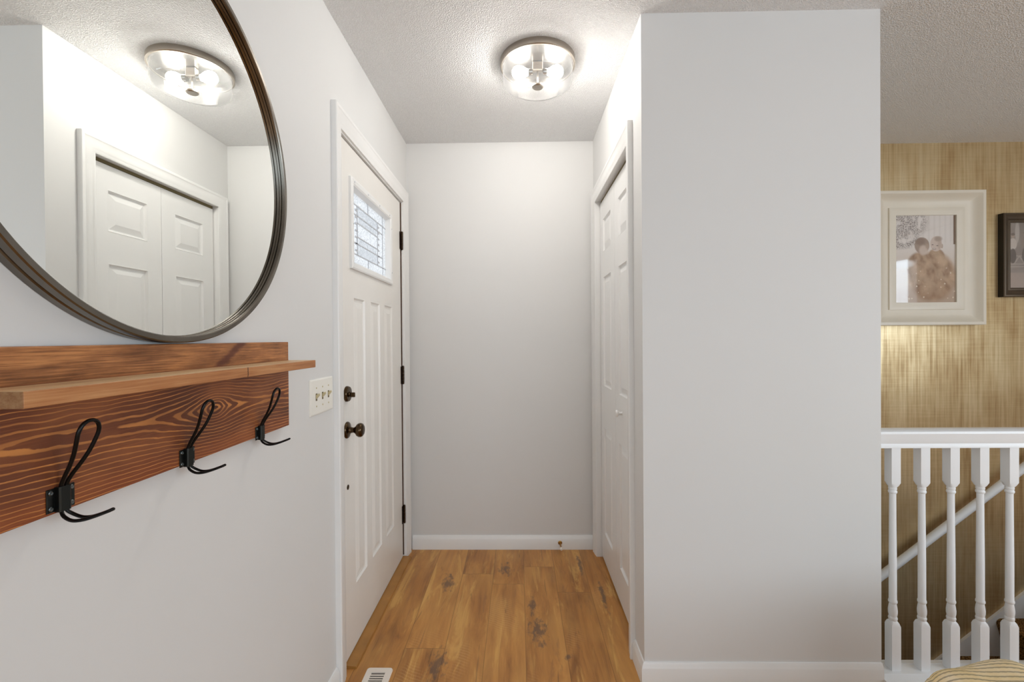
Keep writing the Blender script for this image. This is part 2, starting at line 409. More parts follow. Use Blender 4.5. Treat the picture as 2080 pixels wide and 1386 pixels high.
def thin_glass(name, base=0.08, tint=(1, 1, 1, 1), rough=0.02, haze=0.0):
    m = bpy.data.materials.new(name); m.use_nodes = True; t = m.node_tree; n = t.nodes; l = t.links
    for q in list(n): n.remove(q)
    out = n.new('ShaderNodeOutputMaterial'); tr = n.new('ShaderNodeBsdfTransparent'); gl = n.new('ShaderNodeBsdfGlossy')
    tr.inputs[0].default_value = tint; gl.inputs['Roughness'].default_value = rough
    lw = n.new('ShaderNodeLayerWeight'); lw.inputs[0].default_value = 0.25
    mr = n.new('ShaderNodeMapRange'); l.new(lw.outputs['Fresnel'], mr.inputs[0]); mr.inputs[3].default_value = base; mr.inputs[4].default_value = 0.7
    mx = n.new('ShaderNodeMixShader'); l.new(mr.outputs[0], mx.inputs[0]); l.new(tr.outputs[0], mx.inputs[1]); l.new(gl.outputs[0], mx.inputs[2])
    last = mx.outputs[0]
    if haze:
        df = n.new('ShaderNodeBsdfTranslucent'); df.inputs[0].default_value = (1, 1, 1, 1)
        m2 = n.new('ShaderNodeMixShader'); m2.inputs[0].default_value = haze; l.new(last, m2.inputs[1]); l.new(df.outputs[0], m2.inputs[2]); last = m2.outputs[0]
    l.new(last, out.inputs[0]); return m
M_SHADEG = thin_glass('clear_shade_glass', 0.03, haze=0.018)
M_PICG = thin_glass('picture_glass', 0.03, rough=0.03)
def obscure_glass():
    m = bpy.data.materials.new('obscure_glass'); m.use_nodes = True; t = m.node_tree; n = t.nodes; l = t.links
    for q in list(n): n.remove(q)
    out = n.new('ShaderNodeOutputMaterial'); tl = n.new('ShaderNodeBsdfTranslucent'); gl = n.new('ShaderNodeBsdfGlossy'); tr = n.new('ShaderNodeBsdfTransparent')
    gl.inputs['Roughness'].default_value = 0.18
    tc = n.new('ShaderNodeTexCoord'); no = n.new('ShaderNodeTexNoise'); no.inputs['Scale'].default_value = 150; l.new(tc.outputs['Object'], no.inputs[0])
    cr = n.new('ShaderNodeValToRGB'); cr.color_ramp.elements[0].position = 0.35; cr.color_ramp.elements[0].color = (0.66, 0.67, 0.68, 1); cr.color_ramp.elements[1].position = 0.6; cr.color_ramp.elements[1].color = (1, 1, 1, 1)
    l.new(no.outputs[0], cr.inputs[0]); l.new(cr.outputs[0], tl.inputs[0])
    bp = n.new('ShaderNodeBump'); bp.inputs['Strength'].default_value = 0.5; bp.inputs['Distance'].default_value = 0.003; l.new(no.outputs[0], bp.inputs['Height']); l.new(bp.outputs[0], gl.inputs['Normal'])
    a = n.new('ShaderNodeMixShader'); a.inputs[0].default_value = 0.10; l.new(tl.outputs[0], a.inputs[1]); l.new(tr.outputs[0], a.inputs[2])
    b = n.new('ShaderNodeMixShader'); b.inputs[0].default_value = 0.10; l.new(a.outputs[0], b.inputs[1]); l.new(gl.outputs[0], b.inputs[2])
    l.new(b.outputs[0], out.inputs[0]); return m
M_OBS = obscure_glass()
def mirror_mat():
    b = NB('silvered_glass', 0.0, 1.0); b.color((0.93, 0.95, 0.93, 1))
    return b.m
M_MIRROR = mirror_mat()
M_MFRAME = plain('mirror_frame_bronze', srgb(118, 112, 104), 0.26, 1.0, var=0.22, scale=9)
def bulb_mat():
    b = NB('lit_bulb', 0.3); b.color((1, 0.97, 0.92, 1)); b.b.inputs['Emission Color'].default_value = (1.0, 0.965, 0.915, 1); b.b.inputs['Emission Strength'].default_value = BULB; return b.m
M_BULB = bulb_mat()

# ------------------------------------------------------------------ room shell
PX = lambda s: (lambda u, v, d: Vector((s[0]+s[1]*d, u, v)))     # plane facing +-X : s=(x, dir)
MPL = PX((XL, 1)); MPR = PX((XR, -1))
DY0, DY1, DZT = 1.672, 2.562, 2.052          # entry door leaf
CY0, CY1, CZT = 1.822, 2.592, 2.052          # closet opening

bm = bmesh.new()
box(bm, XL-WT, XL, YREAR, DY0-0.008, 0, H); box(bm, XL-WT, XL, DY1+0.018, YB+WT, 0, H); box(bm, XL-WT, XL, DY0-0.008, DY1+0.018, DZT+0.010, H)
struct('wall_left', bm, M_WALL, 'off-white left wall carrying the round mirror, coat shelf and entry door', 'wall')
bm = bmesh.new(); box(bm, XL, XE-0.12, YB, YB+WT, 0, H)
struct('wall_back', bm, M_WALL, 'plain off-white end wall of the entry hall between the two doors', 'wall')
bm = bmesh.new()
box(bm, XR, XR+0.115, YN+0.12, CY0, 0, H); box(bm, XR, XR+0.115, CY1, YB, 0, H); box(bm, XR, XR+0.115, CY0, CY1, CZT, H)
struct('wall_right', bm, M_WALL, 'off-white wall around the white bifold closet doors', 'wall')
bm = bmesh.new(); box(bm, XR, XE, YN, YN+0.12, 0, H)
struct('wall_center', bm, M_WALL, 'broad blank light grey wall between the closet and the stair railing', 'wall')
bm = bmesh.new(); box(bm, XE-0.12, XE, YN+0.12, YG, ZLOW, H)
struct('wall_closet', bm, M_WALL, 'side wall of the closet beside the stairwell', 'wall')
bm = bmesh.new(); box(bm, XE, XEAST, YG, YG+WT, ZLOW, H)
struct('wall_stair', bm, M_GOLD, 'gold and tan textured wallpapered wall behind the white railing', 'wall')
bm = bmesh.new(); box(bm, XE, XEAST, 1.66, 1.72, ZLOW, -0.25)
struct('wall_stairwell', bm, M_WALL, 'stairwell side wall under the railing', 'wall')
# unseen rear and east walls; window openings added for the fill lamps
bm = bmesh.new(); Y = YREAR
box(bm, XL-WT, -0.2, Y-WT, Y, 0, H); box(bm, 3.4, XEAST+WT, Y-WT, Y, 0, H); box(bm, -0.2, 3.4, Y-WT, Y, 0, 0.65); box(bm, -0.2, 3.4, Y-WT, Y, 2.25, H)
struct('wall_rear', bm, M_WALL, 'living room wall with the added wide window behind the viewer', 'wall')
bm = bmesh.new(); X = XEAST
box(bm, X, X+WT, Y, -2.1, 0, H); box(bm, X, X+WT, 0.3, YG+WT, ZLOW, H); box(bm, X, X+WT, -2.1, 0.3, 0, 0.7); box(bm, X, X+WT, -2.1, 0.3, 2.2, H)
struct('wall_east', bm, M_WALL, 'far side wall of the living room with an added window', 'wall')
for nm, fr, lab in (('fill_window_1', (-0.2, 3.4, 0.65, 2.25, 'r'), 'wide white framed window added for fill light in the unseen rear living room wall'), ('fill_window_2', (-2.1, 0.3, 0.7, 2.2, 'e'), 'white framed window added for fill light in the unseen far side wall')):
    bm = bmesh.new()
    mp = (lambda u, v, d: Vector((u, YREAR-0.06+d, v))) if fr[4] == 'r' else (lambda u, v, d: Vector((XEAST+0.06-d, u, v)))
    rect_rings(bm, mp, *fr[:4], ((0, -0.03), (0, 0.03), (0.05, 0.03), (0.05, -0.03), (0, -0.03)), fill=False)
    mid = (fr[0]+fr[1])/2
    a, b_ = mp(mid-0.02, fr[2]+0.05, -0.02), mp(mid+0.02, fr[3]-0.05, 0.02)
    box(bm, min(a.x, b_.x), max(a.x, b_.x), min(a.y, b_.y), max(a.y, b_.y), a.z, b_.z)
    struct(nm, bm, M_TRIM, lab, 'window')  # out-of-view windows, added to carry the fill lamps
bm = bmesh.new(); box(bm, XL-WT, XEAST+WT, YREAR-WT, YG+WT, H, H+0.12)
struct('ceiling', bm, M_CEIL, 'white popcorn textured ceiling', 'ceiling')
XSTEP = 3.524
bm = bmesh.new()
box(bm, XL-WT, XEAST+WT, YREAR-WT, 1.72, -0.25, 0); box(bm, XL-WT, XE, 1.72, YB+WT, -0.25, 0); box(bm, XSTEP, XEAST+WT, 1.72, YG, -0.25, 0)
struct('floor', bm, M_FLOOR, 'wood plank floor in warm honey brown with dark knots', 'floor')
bm = bmesh.new(); box(bm, XE-0.12, XEAST, 1.66, YG, ZLOW-0.1, ZLOW)
struct('floor_lower', bm, M_CARPET, 'lower level floor at the foot of the stairs', 'floor')

# baseboards : profile (thickness, height)
BB = [(0, 0), (0.0125, 0), (0.0125, 0.062), (0.0105, 0.066), (0.0085, 0.074), (0.0045, 0.082), (0, 0.083)]
def baseboard(name, p0, p1, nrm, label, miter0=0, miter1=0):
    bm = bmesh.new(); p0 = Vector(p0); p1 = Vector(p1); n = Vector(nrm); d = (p1-p0).normalized()
    extrude_prof(bm, BB, lambda t, h: p0+n*t-d*t*miter0+Vector((0, 0, h)), lambda t, h: p1+n*t+d*t*miter1+Vector((0, 0, h)))
    return struct(name, bm, M_TRIM, label, 'baseboard', smooth=True, angle=30)
baseboard('baseboard_left', (XL, YREAR, 0), (XL, 1.600, 0), (1, 0, 0), 'white baseboard along the left wall up to the entry door casing')
baseboard('baseboard_back', (XL+0.019, YB, 0), (XR, YB, 0), (0, -1, 0), 'white baseboard along the end wall of the hall, with a door stop')
baseboard('baseboard_right', (XR, 1.757, 0), (XR, YN, 0), (-1, 0, 0), 'short white baseboard return beside the closet casing', 0, 1)
baseboard('baseboard_center', (XR, YN, 0), (XE, YN, 0), (0, -1, 0), 'white baseboard along the foot of the blank grey wall', 1, 0)

CAS = [(-0.004, 0), (-0.004, 0.009), (0.004, 0.012), (0.012, 0.0125), (0.016, 0.0145), (0.030, 0.0165), (0.048, 0.018), (0.053, 0.0205), (0.064, 0.0205), (0.066, 0.018), (0.066, 0)]
bm = bmesh.new(); casing(bm, MPL, DY0-0.004, DY1+0.022, DZT+0.012, CAS)
struct('trim_1', bm, M_TRIM, 'white moulded casing around the entry door', 'door casing', smooth=True, angle=25)
bm = bmesh.new(); casing(bm, MPR, CY0+0.002, CY1-0.002, CZT-0.002, CAS)
struct('trim_2', bm, M_TRIM, 'white moulded casing around the closet doors', 'door casing', smooth=True, angle=25)

# ------------------------------------------------------------------ entry door
d1 = empty('door_1', (XL, (DY0+DY1)/2, 0), 'white paneled entry door with small leaded glass window and bronze knob', 'door', kind='structure')
XD = XL-0.008
mpd = lambda u, v, d: Vector((XD+d, u, v))
LITE = (1.797, 2.352, 1.566, 1.912)
PAN = [(1.822, 1.962, 0.262, 1.442), (2.032, 2.172, 0.262, 1.442), (2.242, 2.382, 0.262, 1.442)]
bm = bmesh.new()
paneled(bm, mpd, DY0, DY1-0.004, 0.016, DZT-0.004, 0.044, PAN, holes=[LITE], prof=((0, 0), (0.004, 0.0015), (0.010, -0.006), (0.020, -0.007), (0.044, -0.0005)))
link('door_panel', bm, M_DOOR, d1)
bm = bmesh.new()   # lite frame raised around the glass
lf = lambda u, v, d: Vector((XD+d, u, v))
rect_rings(bm, lf, LITE[0]-0.012, LITE[1]+0.012, LITE[2]-0.012, LITE[3]+0.012, ((0, 0), (0, 0.010), (0.006, 0.013), (0.022, 0.012), (0.028, 0.008), (0.034, -0.016), (0.034, -0.03)), fill=False)
lfr = link('window_frame', bm, M_TRIM, d1, smooth=True, angle=25)
bm = bmesh.new()
for u, v in [(LITE[0]+0.006, LITE[2]+0.17), (LITE[1]-0.006, LITE[2]+0.05), (LITE[1]-0.006, LITE[2]+0.28)]+[(LITE[0]+0.02+k*0.165, LITE[3]-0.003) for k in range(4)]:
    lathe(bm, [(0.0035, 0.0125), (0.003, 0.0138), (0.0, 0.0138)], (XD, u, v), 'X', 10)
link('screw_plug', bm, M_LEAD, lfr)
G = (LITE[0]+0.022, LITE[1]-0.022, LITE[2]+0.022, LITE[3]-0.022)
bm = bmesh.new(); box(bm, XD-0.024, XD-0.018, G[0]-0.004, G[1]+0.004, G[2]-0.004, G[3]+0.004)
pane = link('glass_pane', bm, M_OBS, d1)
bm = bmesh.new(); gw, gh = G[1]-G[0], G[3]-G[2]
def came(u0, v0, u1, v1, w=0.0045):
    a, b_, c, e = G[0]+u0*gw, G[0]+u1*gw, G[2]+v0*gh, G[2]+v1*gh
    if abs(a-b_) < 1e-6: a -= w/2; b_ += w/2
    if abs(c-e) < 1e-6: c -= w/2; e += w/2
    box(bm, XD-0.018, XD-0.0145, a, b_, c, e)
for v in (0.14, 0.84): came(0, v, 1, v)
for v in (0.30, 0.70): came(0.06, v, 0.90, v)
for v in (0.40, 0.60): came(0.20, v, 0.74, v)
for u in (0.06, 0.90): came(u, 0, u, 1)
for u in (0.20, 0.74): came(u, 0.14, u, 0.84)
came(0.47, 0.0, 0.47, 0.14); came(0.47, 0.84, 0.47, 1)
for u in (0.17, 0.77):
    for k in range(7): came(u-0.015, 0.2+k*0.095, u+0.02, 0.2+k*0.095, 0.008)
link('leading', bm, M_LEAD, pane)
M_FROST = bpy.data.materials.new('frosted_bevel_glass'); M_FROST.use_nodes = True
_n = M_FROST.node_tree.nodes; _l = M_FROST.node_tree.links
for q in list(_n): _n.remove(q)
_o = _n.new('ShaderNodeOutputMaterial'); _t = _n.new('ShaderNodeBsdfTransparent'); _d = _n.new('ShaderNodeBsdfTranslucent'); _m = _n.new('ShaderNodeMixShader')
_t.inputs[0].default_value = (0.93, 0.935, 0.94, 1); _d.inputs[0].default_value = (0.9, 0.9, 0.91, 1); _m.inputs[0].default_value = 0.12
_l.new(_t.outputs[0], _m.inputs[1]); _l.new(_d.outputs[0], _m.inputs[2]); _l.new(_m.outputs[0], _o.inputs[0])
for (u0, u1, v0, v1) in ((0.21, 0.73, 0.71, 0.83), (0.21, 0.73, 0.15, 0.29), (0.24, 0.70, 0.61, 0.69), (0.24, 0.70, 0.31, 0.39)):
    bm = bmesh.new(); box(bm, XD-0.018, XD-0.0165, G[0]+u0*gw, G[0]+u1*gw, G[2]+v0*gh, G[2]+v1*gh, 0.001, 1)
    link('frosted_panel', bm, M_FROST, pane)
# jamb, stop and weather strip
bm = bmesh.new()
for (a, b_, z0, z1) in ((DY0-0.008, DY0, 0, DZT+0.010), (DY1+0.010, DY1+0.018, 0, DZT+0.010), (DY0-0.008, DY1+0.018, DZT+0.002, DZT+0.010)):
    box(bm, XL-WT, XL+0.0005, a, b_, z0, z1)
link('jamb', bm, M_TRIM, d1)
bm = bmesh.new()
box(bm, XL-0.085, XL-0.056, DY0, DY0+0.014, 0, DZT); box(bm, XL-0.085, XL-0.056, DY1-0.010, DY1+0.010, 0, DZT); box(bm, XL-0.085, XL-0.056, DY0, DY1+0.01, DZT-0.014, DZT+0.002)
box(bm, XL-0.056, XL-0.0045, DY1+0.0075, DY1+0.0099, 0.02, DZT)
link('weatherstrip', bm, M_WEATHER, d1)
# hinges
for z in (1.832, 1.06, 0.257):
    bm = bmesh.new()
    for k in range(5):
        zz = z-0.05+k*0.02
        lathe(bm, [(0.0, zz+0.0005-z), (0.0068, zz+0.0005-z), (0.0068, zz+0.0195-z), (0.0, zz+0.0195-z)], (XL+0.0005, DY1+0.004, z), 'Z', 12)
    lathe(bm, [(0.0, -0.054), (0.005, -0.052), (0.005, -0.05)], (XL+0.0005, DY1+0.004, z), 'Z', 12); lathe(bm, [(0.005, 0.05), (0.005, 0.052), (0.0, 0.055)], (XL+0.0005, DY1+0.004, z), 'Z', 12)
    box(bm, XD, XD+0.002, DY1-0.018, DY1-0.004, z-0.05, z+0.05)
    link('hinge', bm, M_HINGE, d1, smooth=True, angle=30)
# knob
ky, kz = 1.742, 0.912
bm = bmesh.new()
lathe(bm, [(0.0, 0), (0.033, 0), (0.033, 0.003), (0.030, 0.007), (0.022, 0.010), (0.014, 0.012), (0.013, 0.016)], (XD, ky, kz), 'X', 32)
lathe(bm, [(0.013, 0.014), (0.011, 0.020), (0.0105, 0.028), (0.013, 0.032), (0.014, 0.034), (0.018, 0.037), (0.0245, 0.042), (0.0275, 0.049), (0.0275, 0.055), (0.025, 0.061), (0.018, 0.0655), (0.008, 0.067), (0.0, 0.067)], (XD, ky, kz), 'X', 32)
link('door_knob', bm, M_BRONZE, d1, smooth=True, angle=50)
bm = bmesh.new()
lathe(bm, [(0.0, 0), (0.031, 0), (0.031, 0.005), (0.028, 0.011), (0.018, 0.013), (0.010, 0.013), (0.009, 0.016), (0.0, 0.016)], (XD, 1.742, 1.054), 'X', 32)
db = link('deadbolt', bm, M_BRONZE, d1, smooth=True, angle=40)
bm = bmesh.new(); box(bm, XD+0.014, XD+0.034, 1.742-0.0035, 1.742+0.0035, 1.054-0.013, 1.054+0.006, 0.003)
link('thumb_turn', bm, M_BRONZE, db)
bm = bmesh.new(); lathe(bm, [(0.010, 0), (0.010, 0.002), (0.006, 0.003), (0.004, 0.001), (0.0, 0.001)], (XD, 1.746, 0.686), 'X', 16)
link('lock_cover', bm, M_BRONZE, d1, smooth=True, angle=40)
# threshold
bm = bmesh.new()
extrude_prof(bm, [(-0.11, 0), (-0.022, 0), (0.005, 0.0), (0.030, 0.0), (0.036, 0.003), (0.034, 0.009), (0.0, 0.012), (-0.016, 0.0125), (-0.11, 0.0125)],
             lambda t, h: Vector((XL+t, 1.702, h)), lambda t, h: Vector((XL+t, 2.573, h)))
M_THRESH = plain('oak_threshold', srgb(176, 124, 60), 0.4, var=0.15, scale=9)
struct('trim_3', bm, M_THRESH, 'worn golden wood threshold strip under the entry door', 'threshold')

# ------------------------------------------------------------------ closet bifold
d2 = empty('door_2', (XR, (CY0+CY1)/2, 0), 'white bifold closet doors with raised panels and a small white knob', 'door', kind='structure')
XC = XR+0.022
mpc = lambda u, v, d: Vector((XC-d, u, v))
ym = 2.204
for i, (a, b_) in enumerate(((CY0+0.004, ym-0.0015), (ym+0.0015, CY1-0.012))):
    bm = bmesh.new(); m0, m1 = (0.086, 0.082)
    pans = [(a+m0, b_-m1, 1.742, 1.925), (a+m0, b_-m1, 0.995, 1.605), (a+m0, b_-m1, 0.172, 0.770)]
    paneled(bm, mpc, a, b_, 0.012, CZT-0.022, 0.034, pans, prof=((0, 0), (0.003, 0.001), (0.008, -0.008), (0.014, -0.009), (0.040, -0.001)))
    leaf = link('door_leaf', bm, M_TRIM, d2)
    if i == 0:
        bm = bmesh.new(); lathe(bm, [(0.0, 0), (0.009, 0), (0.007, 0.003), (0.0065, 0.013), (0.009, 0.017), (0.0155, 0.021), (0.0165, 0.025), (0.014, 0.029), (0.006, 0.031), (0.0, 0.031)], (XC, 2.062, 0.918), 'X', 24, sign=-1)
        link('knob', bm, M_TRIM, leaf, smooth=True, angle=50)
bm = bmesh.new()
for a, b_ in ((CY0, CY0+0.002), (CY1-0.006, CY1)): box(bm, XR-0.0005, XR+0.115, a, b_, 0, CZT)
box(bm, XR-0.0005, XR+0.115, CY0, CY1, CZT-0.004, CZT)
link('jamb', bm, M_TRIM, d2)
bm = bmesh.new(); box(bm, XC+0.004, XC+0.03, CY0+0.004, CY1-0.008, CZT-0.018, CZT-0.004)
link('track', bm, M_SLOT, d2)

# ------------------------------------------------------------------ ceiling light
fx_, fy_ = 0.087, 1.902
L = empty('ceiling_light', (fx_, fy_, H), 'round flush ceiling light with brushed nickel rim, clear glass drum and two lit bulbs', 'ceiling light')
bm = bmesh.new()
lathe(bm, [(0.0, 0), (0.156, 0), (0.158, -0.003), (0.158, -0.026), (0.155, -0.029), (0.150, -0.029), (0.149, -0.026)], (fx_, fy_, H), 'Z', 64)
pan = link('rim', bm, M_NICKEL, L, smooth=True, angle=40)
bm = bmesh.new()
lathe(bm, [(0.149, -0.027), (0.147, -0.008), (0.0, -0.006)], (fx_, fy_, H), 'Z', 64)
link('reflector', bm, M_PANWHITE, L, smooth=True, angle=40)
bm = bmesh.new()
lathe(bm, [(0.1465, -0.022), (0.1465, -0.085), (0.1445, -0.093), (0.139, -0.098), (0.12, -0.1005), (0.0, -0.102)], (fx_, fy_, H), 'Z', 64)
link('glass_shade', bm, M_SHADEG, L, smooth=True, angle=60)
bm = bmesh.new()
lathe(bm, [(0.003, -0.03), (0.003, -0.102)], (fx_, fy_, H), 'Z', 12)
lathe(bm, [(0.0, -0.101), (0.021, -0.102), (0.0245, -0.105), (0.0245, -0.110), (0.021, -0.114), (0.0, -0.1155)], (fx_, fy_, H), 'Z', 24)
link('finial', bm, M_NICKEL, L, smooth=True, angle=40)
bm = bmesh.new(); box(bm, fx_-0.022, fx_+0.022, fy_-0.012, fy_+0.012, H-0.044, H-0.008, 0.003)
link('socket_bracket', bm, M_NICKEL, L)
for s in (-1, 1):
    bm = bmesh.new(); c = (fx_+s*0.022, fy_, H-0.048)
    lathe(bm, [(0.0, 0), (0.014, 0.0), (0.015, 0.012), (0.014, 0.018), (0.0, 0.018)], c, 'X', 20, sign=s)
    link('socket', bm, M_PANWHITE, L, smooth=True, angle=40)
    bm = bmesh.new()
    lathe(bm, [(0.0, 0.0185), (0.012, 0.0185), (0.016, 0.028), (0.0235, 0.042), (0.027, 0.056), (0.0255, 0.068), (0.019, 0.079), (0.009, 0.085), (0.0, 0.086)], c, 'X', 24, sign=s)
    link('bulb', bm, M_BULB, L, smooth=True)

# ------------------------------------------------------------------ round mirror
my, mz, MR = 0.837, 1.655, 0.391
Mi = empty('round_mirror', (XL, my, mz), 'large round wall mirror in a deep dark bronze frame above the coat shelf', 'mirror')
bm = bmesh.new()
prof = [(MR-0.004, 0.0), (MR, 0.001), (MR, 0.013), (MR-0.0035, 0.015), (MR-0.0035, 0.017), (MR, 0.019), (MR, 0.031), (MR-0.002, 0.033), (MR-0.010, 0.033), (MR-0.012, 0.031),
        (MR-0.012, 0.0265), (MR-0.0095, 0.0255), (MR-0.0095, 0.0235), (MR-0.012, 0.0225), (MR-0.012, 0.0175), (MR-0.02, 0.016)]
lathe(bm, prof, (XL, my, mz), 'X', 160)
link('frame', bm, M_MFRAME, Mi, smooth=True, angle=30)
bm = bmesh.new(); lathe(bm, [(MR-0.010, 0.0165), (MR-0.013, 0.0172), (0.0, 0.0172)], (XL, my, mz), 'X', 128)
link('mirror_glass', bm, M_MIRROR, Mi)
bm = bmesh.new(); lathe(bm, [(MR-0.007, 0.0005), (MR-0.007, 0.015), (0.0, 0.015)], (XL, my, mz), 'X', 96)
link('backing', bm, M_FRAMEBLK, Mi)

# ------------------------------------------------------------------ coat shelf
SH = empty('coat_shelf', (XL, 0.88, 1.02), 'stained pine wall shelf board with strong grain, under the round mirror', 'shelf')
bm = bmesh.new(); box(bm, XL, XL+0.019, 0.508, 1.252, 1.027, 1.262, 0.0015)
link('back_board', bm, M_BOARD, SH)
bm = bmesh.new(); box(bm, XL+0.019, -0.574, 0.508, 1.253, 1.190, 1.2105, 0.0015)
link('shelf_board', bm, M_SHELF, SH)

XB = XL+0.019
def hook(y, z):
    h = empty('coat_hook', (XB, y, z), '', 'hook', 'black wire coat hooks on the pine board')
    bm = bmesh.new(); box(bm, XB, XB+0.002, y-0.0195, y+0.0195, z-0.0165, z+0.0165, 0.0006, 1)
    pl = link('plate', bm, M_PLATE, h)
    bm = bmesh.new()
    extrude_prof(bm, [(-0.0085, 0.001), (-0.0085, 0.0075), (-0.0065, 0.009), (0.0065, 0.009), (0.0085, 0.0075), (0.0085, 0.001)],
                 lambda a, b_: Vector((XB+b_, y+a, z-0.0175)), lambda a, b_: Vector((XB+b_, y+a, z+0.0175)))
    link('clamp', bm, M_PLATE, h)
    for a in (-0.0145, 0.0145):
        for b_ in (-0.011, 0.011):
            bm = bmesh.new(); lathe(bm, [(0.0034, 0.0015), (0.0034, 0.0028), (0.0024, 0.0036), (0.0, 0.0030)], (XB, y+a, z+b_), 'X', 12)
            link('screw', bm, M_SCREW, h, smooth=True, angle=50)
    # upper loop
    side = [(0.0055, 0.0034, -0.018), (0.0055, 0.0036, 0.0), (0.006, 0.0038, 0.018), (0.012, 0.0050, 0.031), (0.0225, 0.0078, 0.047), (0.032, 0.0112, 0.064), (0.0395, 0.0144, 0.083), (0.0430, 0.0152, 0.095), (0.0450, 0.0115, 0.1045), (0.0458, 0.0055, 0.1088), (0.046, 0.0, 0.1098)]
    P = [(XB+a, y-b_, z+c) for a, b_, c in side]+[(XB+a, y+b_, z+c) for a, b_, c in side[-2::-1]]
    bm = bmesh.new(); tube(bm, spline(P, 6), 0.0027, 12); link('upper_loop', bm, M_BLACK, h, smooth=True)
    low = [(0.0055, 0.0036, -0.012), (0.006, 0.0038, -0.0185), (0.012, 0.0060, -0.0245), (0.024, 0.0070, -0.0295), (0.038, 0.0058, -0.0290), (0.054, 0.0038, -0.0245), (0.0715, 0.0030, -0.0180), (0.0745, 0.0015, -0.0166), (0.0750, 0.0, -0.0163)]
    P = [(XB+a, y-b_, z+c) for a, b_, c in low]+[(XB+a, y+b_, z+c) for a, b_, c in low[-2::-1]]
    bm = bmesh.new(); tube(bm, spline(P, 6), 0.0024, 12); link('lower_prong', bm, M_BLACK, h, smooth=True)
    return h
def copy_tree(o, dy, dz):
    c = o.copy(); COL.objects.link(c); c.location = o.location+Vector((0, dy, dz))
    for ch in [q for q in bpy.data.objects if q.parent == o]:
        k = ch.copy(); COL.objects.link(k); k.parent = c; k.matrix_parent_inverse = ch.matrix_parent_inverse.copy()
    return c
h1 = hook(0.621, 1.047)
h1['label'] = 'black wire coat hook nearest the viewer, at the left on the pine board'
h2 = copy_tree(h1, 0.241, -0.006); h2['label'] = 'middle black wire coat hook, its loop in front of the knot in the pine board'
h3 = copy_tree(h1, 0.487, -0.010); h3['label'] = 'black wire coat hook at the board end nearest the light switch'

# ------------------------------------------------------------------ light switch
sy0, sy1, sz0, sz1 = 1.412, 1.583, 1.021, 1.138
SW = empty('light_switch', (XL, (sy0+sy1)/2, sz0), 'ivory three-toggle light switch plate between the coat shelf and entry door', 'light switch')
bm = bmesh.new(); mp = lambda u, v, d: Vector((XL+d, u, v))
rect_rings(bm, mp, sy0, sy1, sz0, sz1, ((0, 0), (0, 0.003), (0.004, 0.0058), (0.006, 0.006)))
link('switch_plate', bm, M_IVORY, SW, smooth=True, angle=30)
for k in range(3):
    yc = (sy0+sy1)/2+(k-1)*0.046; zc = (sz0+sz1)/2
    bm = bmesh.new(); box(bm, XL+0.0058, XL+0.0064, yc-0.0052, yc+0.0052, zc-0.012, zc+0.012)
    link('slot', bm, M_SLOT, SW)
    bm = bmesh.new()
    extrude_prof(bm, [(0.004, -0.008), (0.004, 0.006), (0.015, 0.012), (0.0165, 0.006), (0.008, -0.004)], lambda a, b_: Vector((XL+a, yc-0.0038, zc+b_)), lambda a, b_: Vector((XL+a, yc+0.0038, zc+b_)))
    link('toggle', bm, M_TOGGLE, SW)
    for dz in (-0.030, 0.030):
        bm = bmesh.new(); lathe(bm, [(0.0, 0.0058), (0.0030, 0.0058), (0.0026, 0.0070), (0.0, 0.0072)], (XL, yc, zc+dz), 'X', 12)
        link('screw', bm, M_TOGGLE, SW, smooth=True, angle=50)

# ------------------------------------------------------------------ door stop
DS = empty('door_stop', (0.236, YB-0.0125, 0.04), 'small brass door stop with white rubber tip on the back baseboard', 'door stop')
bm = bmesh.new(); dirv = Vector((0.02, -1, -0.10)).normalized(); p0 = Vector((0.236, YB-0.0125, 0.042))
tube(bm, [p0, p0+dirv*0.003, p0+dirv*0.006], [0.012, 0.012, 0.006], 20)
tube(bm, [p0+dirv*0.004, p0+dirv*0.015, p0+dirv*0.055, p0+dirv*0.058], [0.0065, 0.0045, 0.0045, 0.006], 16)
link('stem', bm, M_BRASS, DS, smooth=True, angle=50)
bm = bmesh.new(); tube(bm, [p0+dirv*0.057, p0+dirv*0.060, p0+dirv*0.070, p0+dirv*0.073], [0.0065, 0.0075, 0.0075, 0.005], 16)
link('rubber_tip', bm, M_IVORY, DS, smooth=True, angle=50)

# ------------------------------------------------------------------ floor vent
vx0, vx1, vy0, vy1 = -0.592, -0.492, 1.402, 1.706
FV = empty('floor_vent', ((vx0+vx1)/2, (vy0+vy1)/2, 0), 'cream metal floor vent grille in the wood floor near the entry door', 'floor vent')
bm = bmesh.new(); R_ = 0.012
mpv = lambda u, v, d: Vector((u, v, d))
def rr(x0, x1, y0, y1, r, z):
    P = []
    for cx, cy, a in ((x1-r, y1-r, 0), (x0+r, y1-r, 90), (x0+r, y0+r, 180), (x1-r, y0+r, 270)):
        for k in range(6):
            t = math.radians(a+k*18); P.append(bm.verts.new((cx+r*math.cos(t), cy+r*math.sin(t), z)))
    return P
ra = rr(vx0, vx1, vy0, vy1, R_, 0.0); rb = rr(vx0+0.002, vx1-0.002, vy0+0.002, vy1-0.002, R_-0.002, 0.004); rc = rr(vx0+0.024, vx1-0.024, vy0+0.024, vy1-0.026, 0.001, 0.0045); rd = rr(vx0+0.024, vx1-0.024, vy0+0.024, vy1-0.026, 0.001, 0.001)
for a, b_ in ((ra, rb), (rb, rc), (rc, rd)):
    for i in range(24): bm.faces.new((a[i], a[(i+1) % 24], b_[(i+1) % 24], b_[i]))
link('grille_frame', bm, M_VENT, FV)
bm = bmesh.new(); box(bm, vx0+0.022, vx1-0.022, vy0+0.022, vy1-0.024, 0.0002, 0.0012); link('duct_opening', bm, M_DUCT, FV)
yy = vy1-0.026-0.011; nl = 0
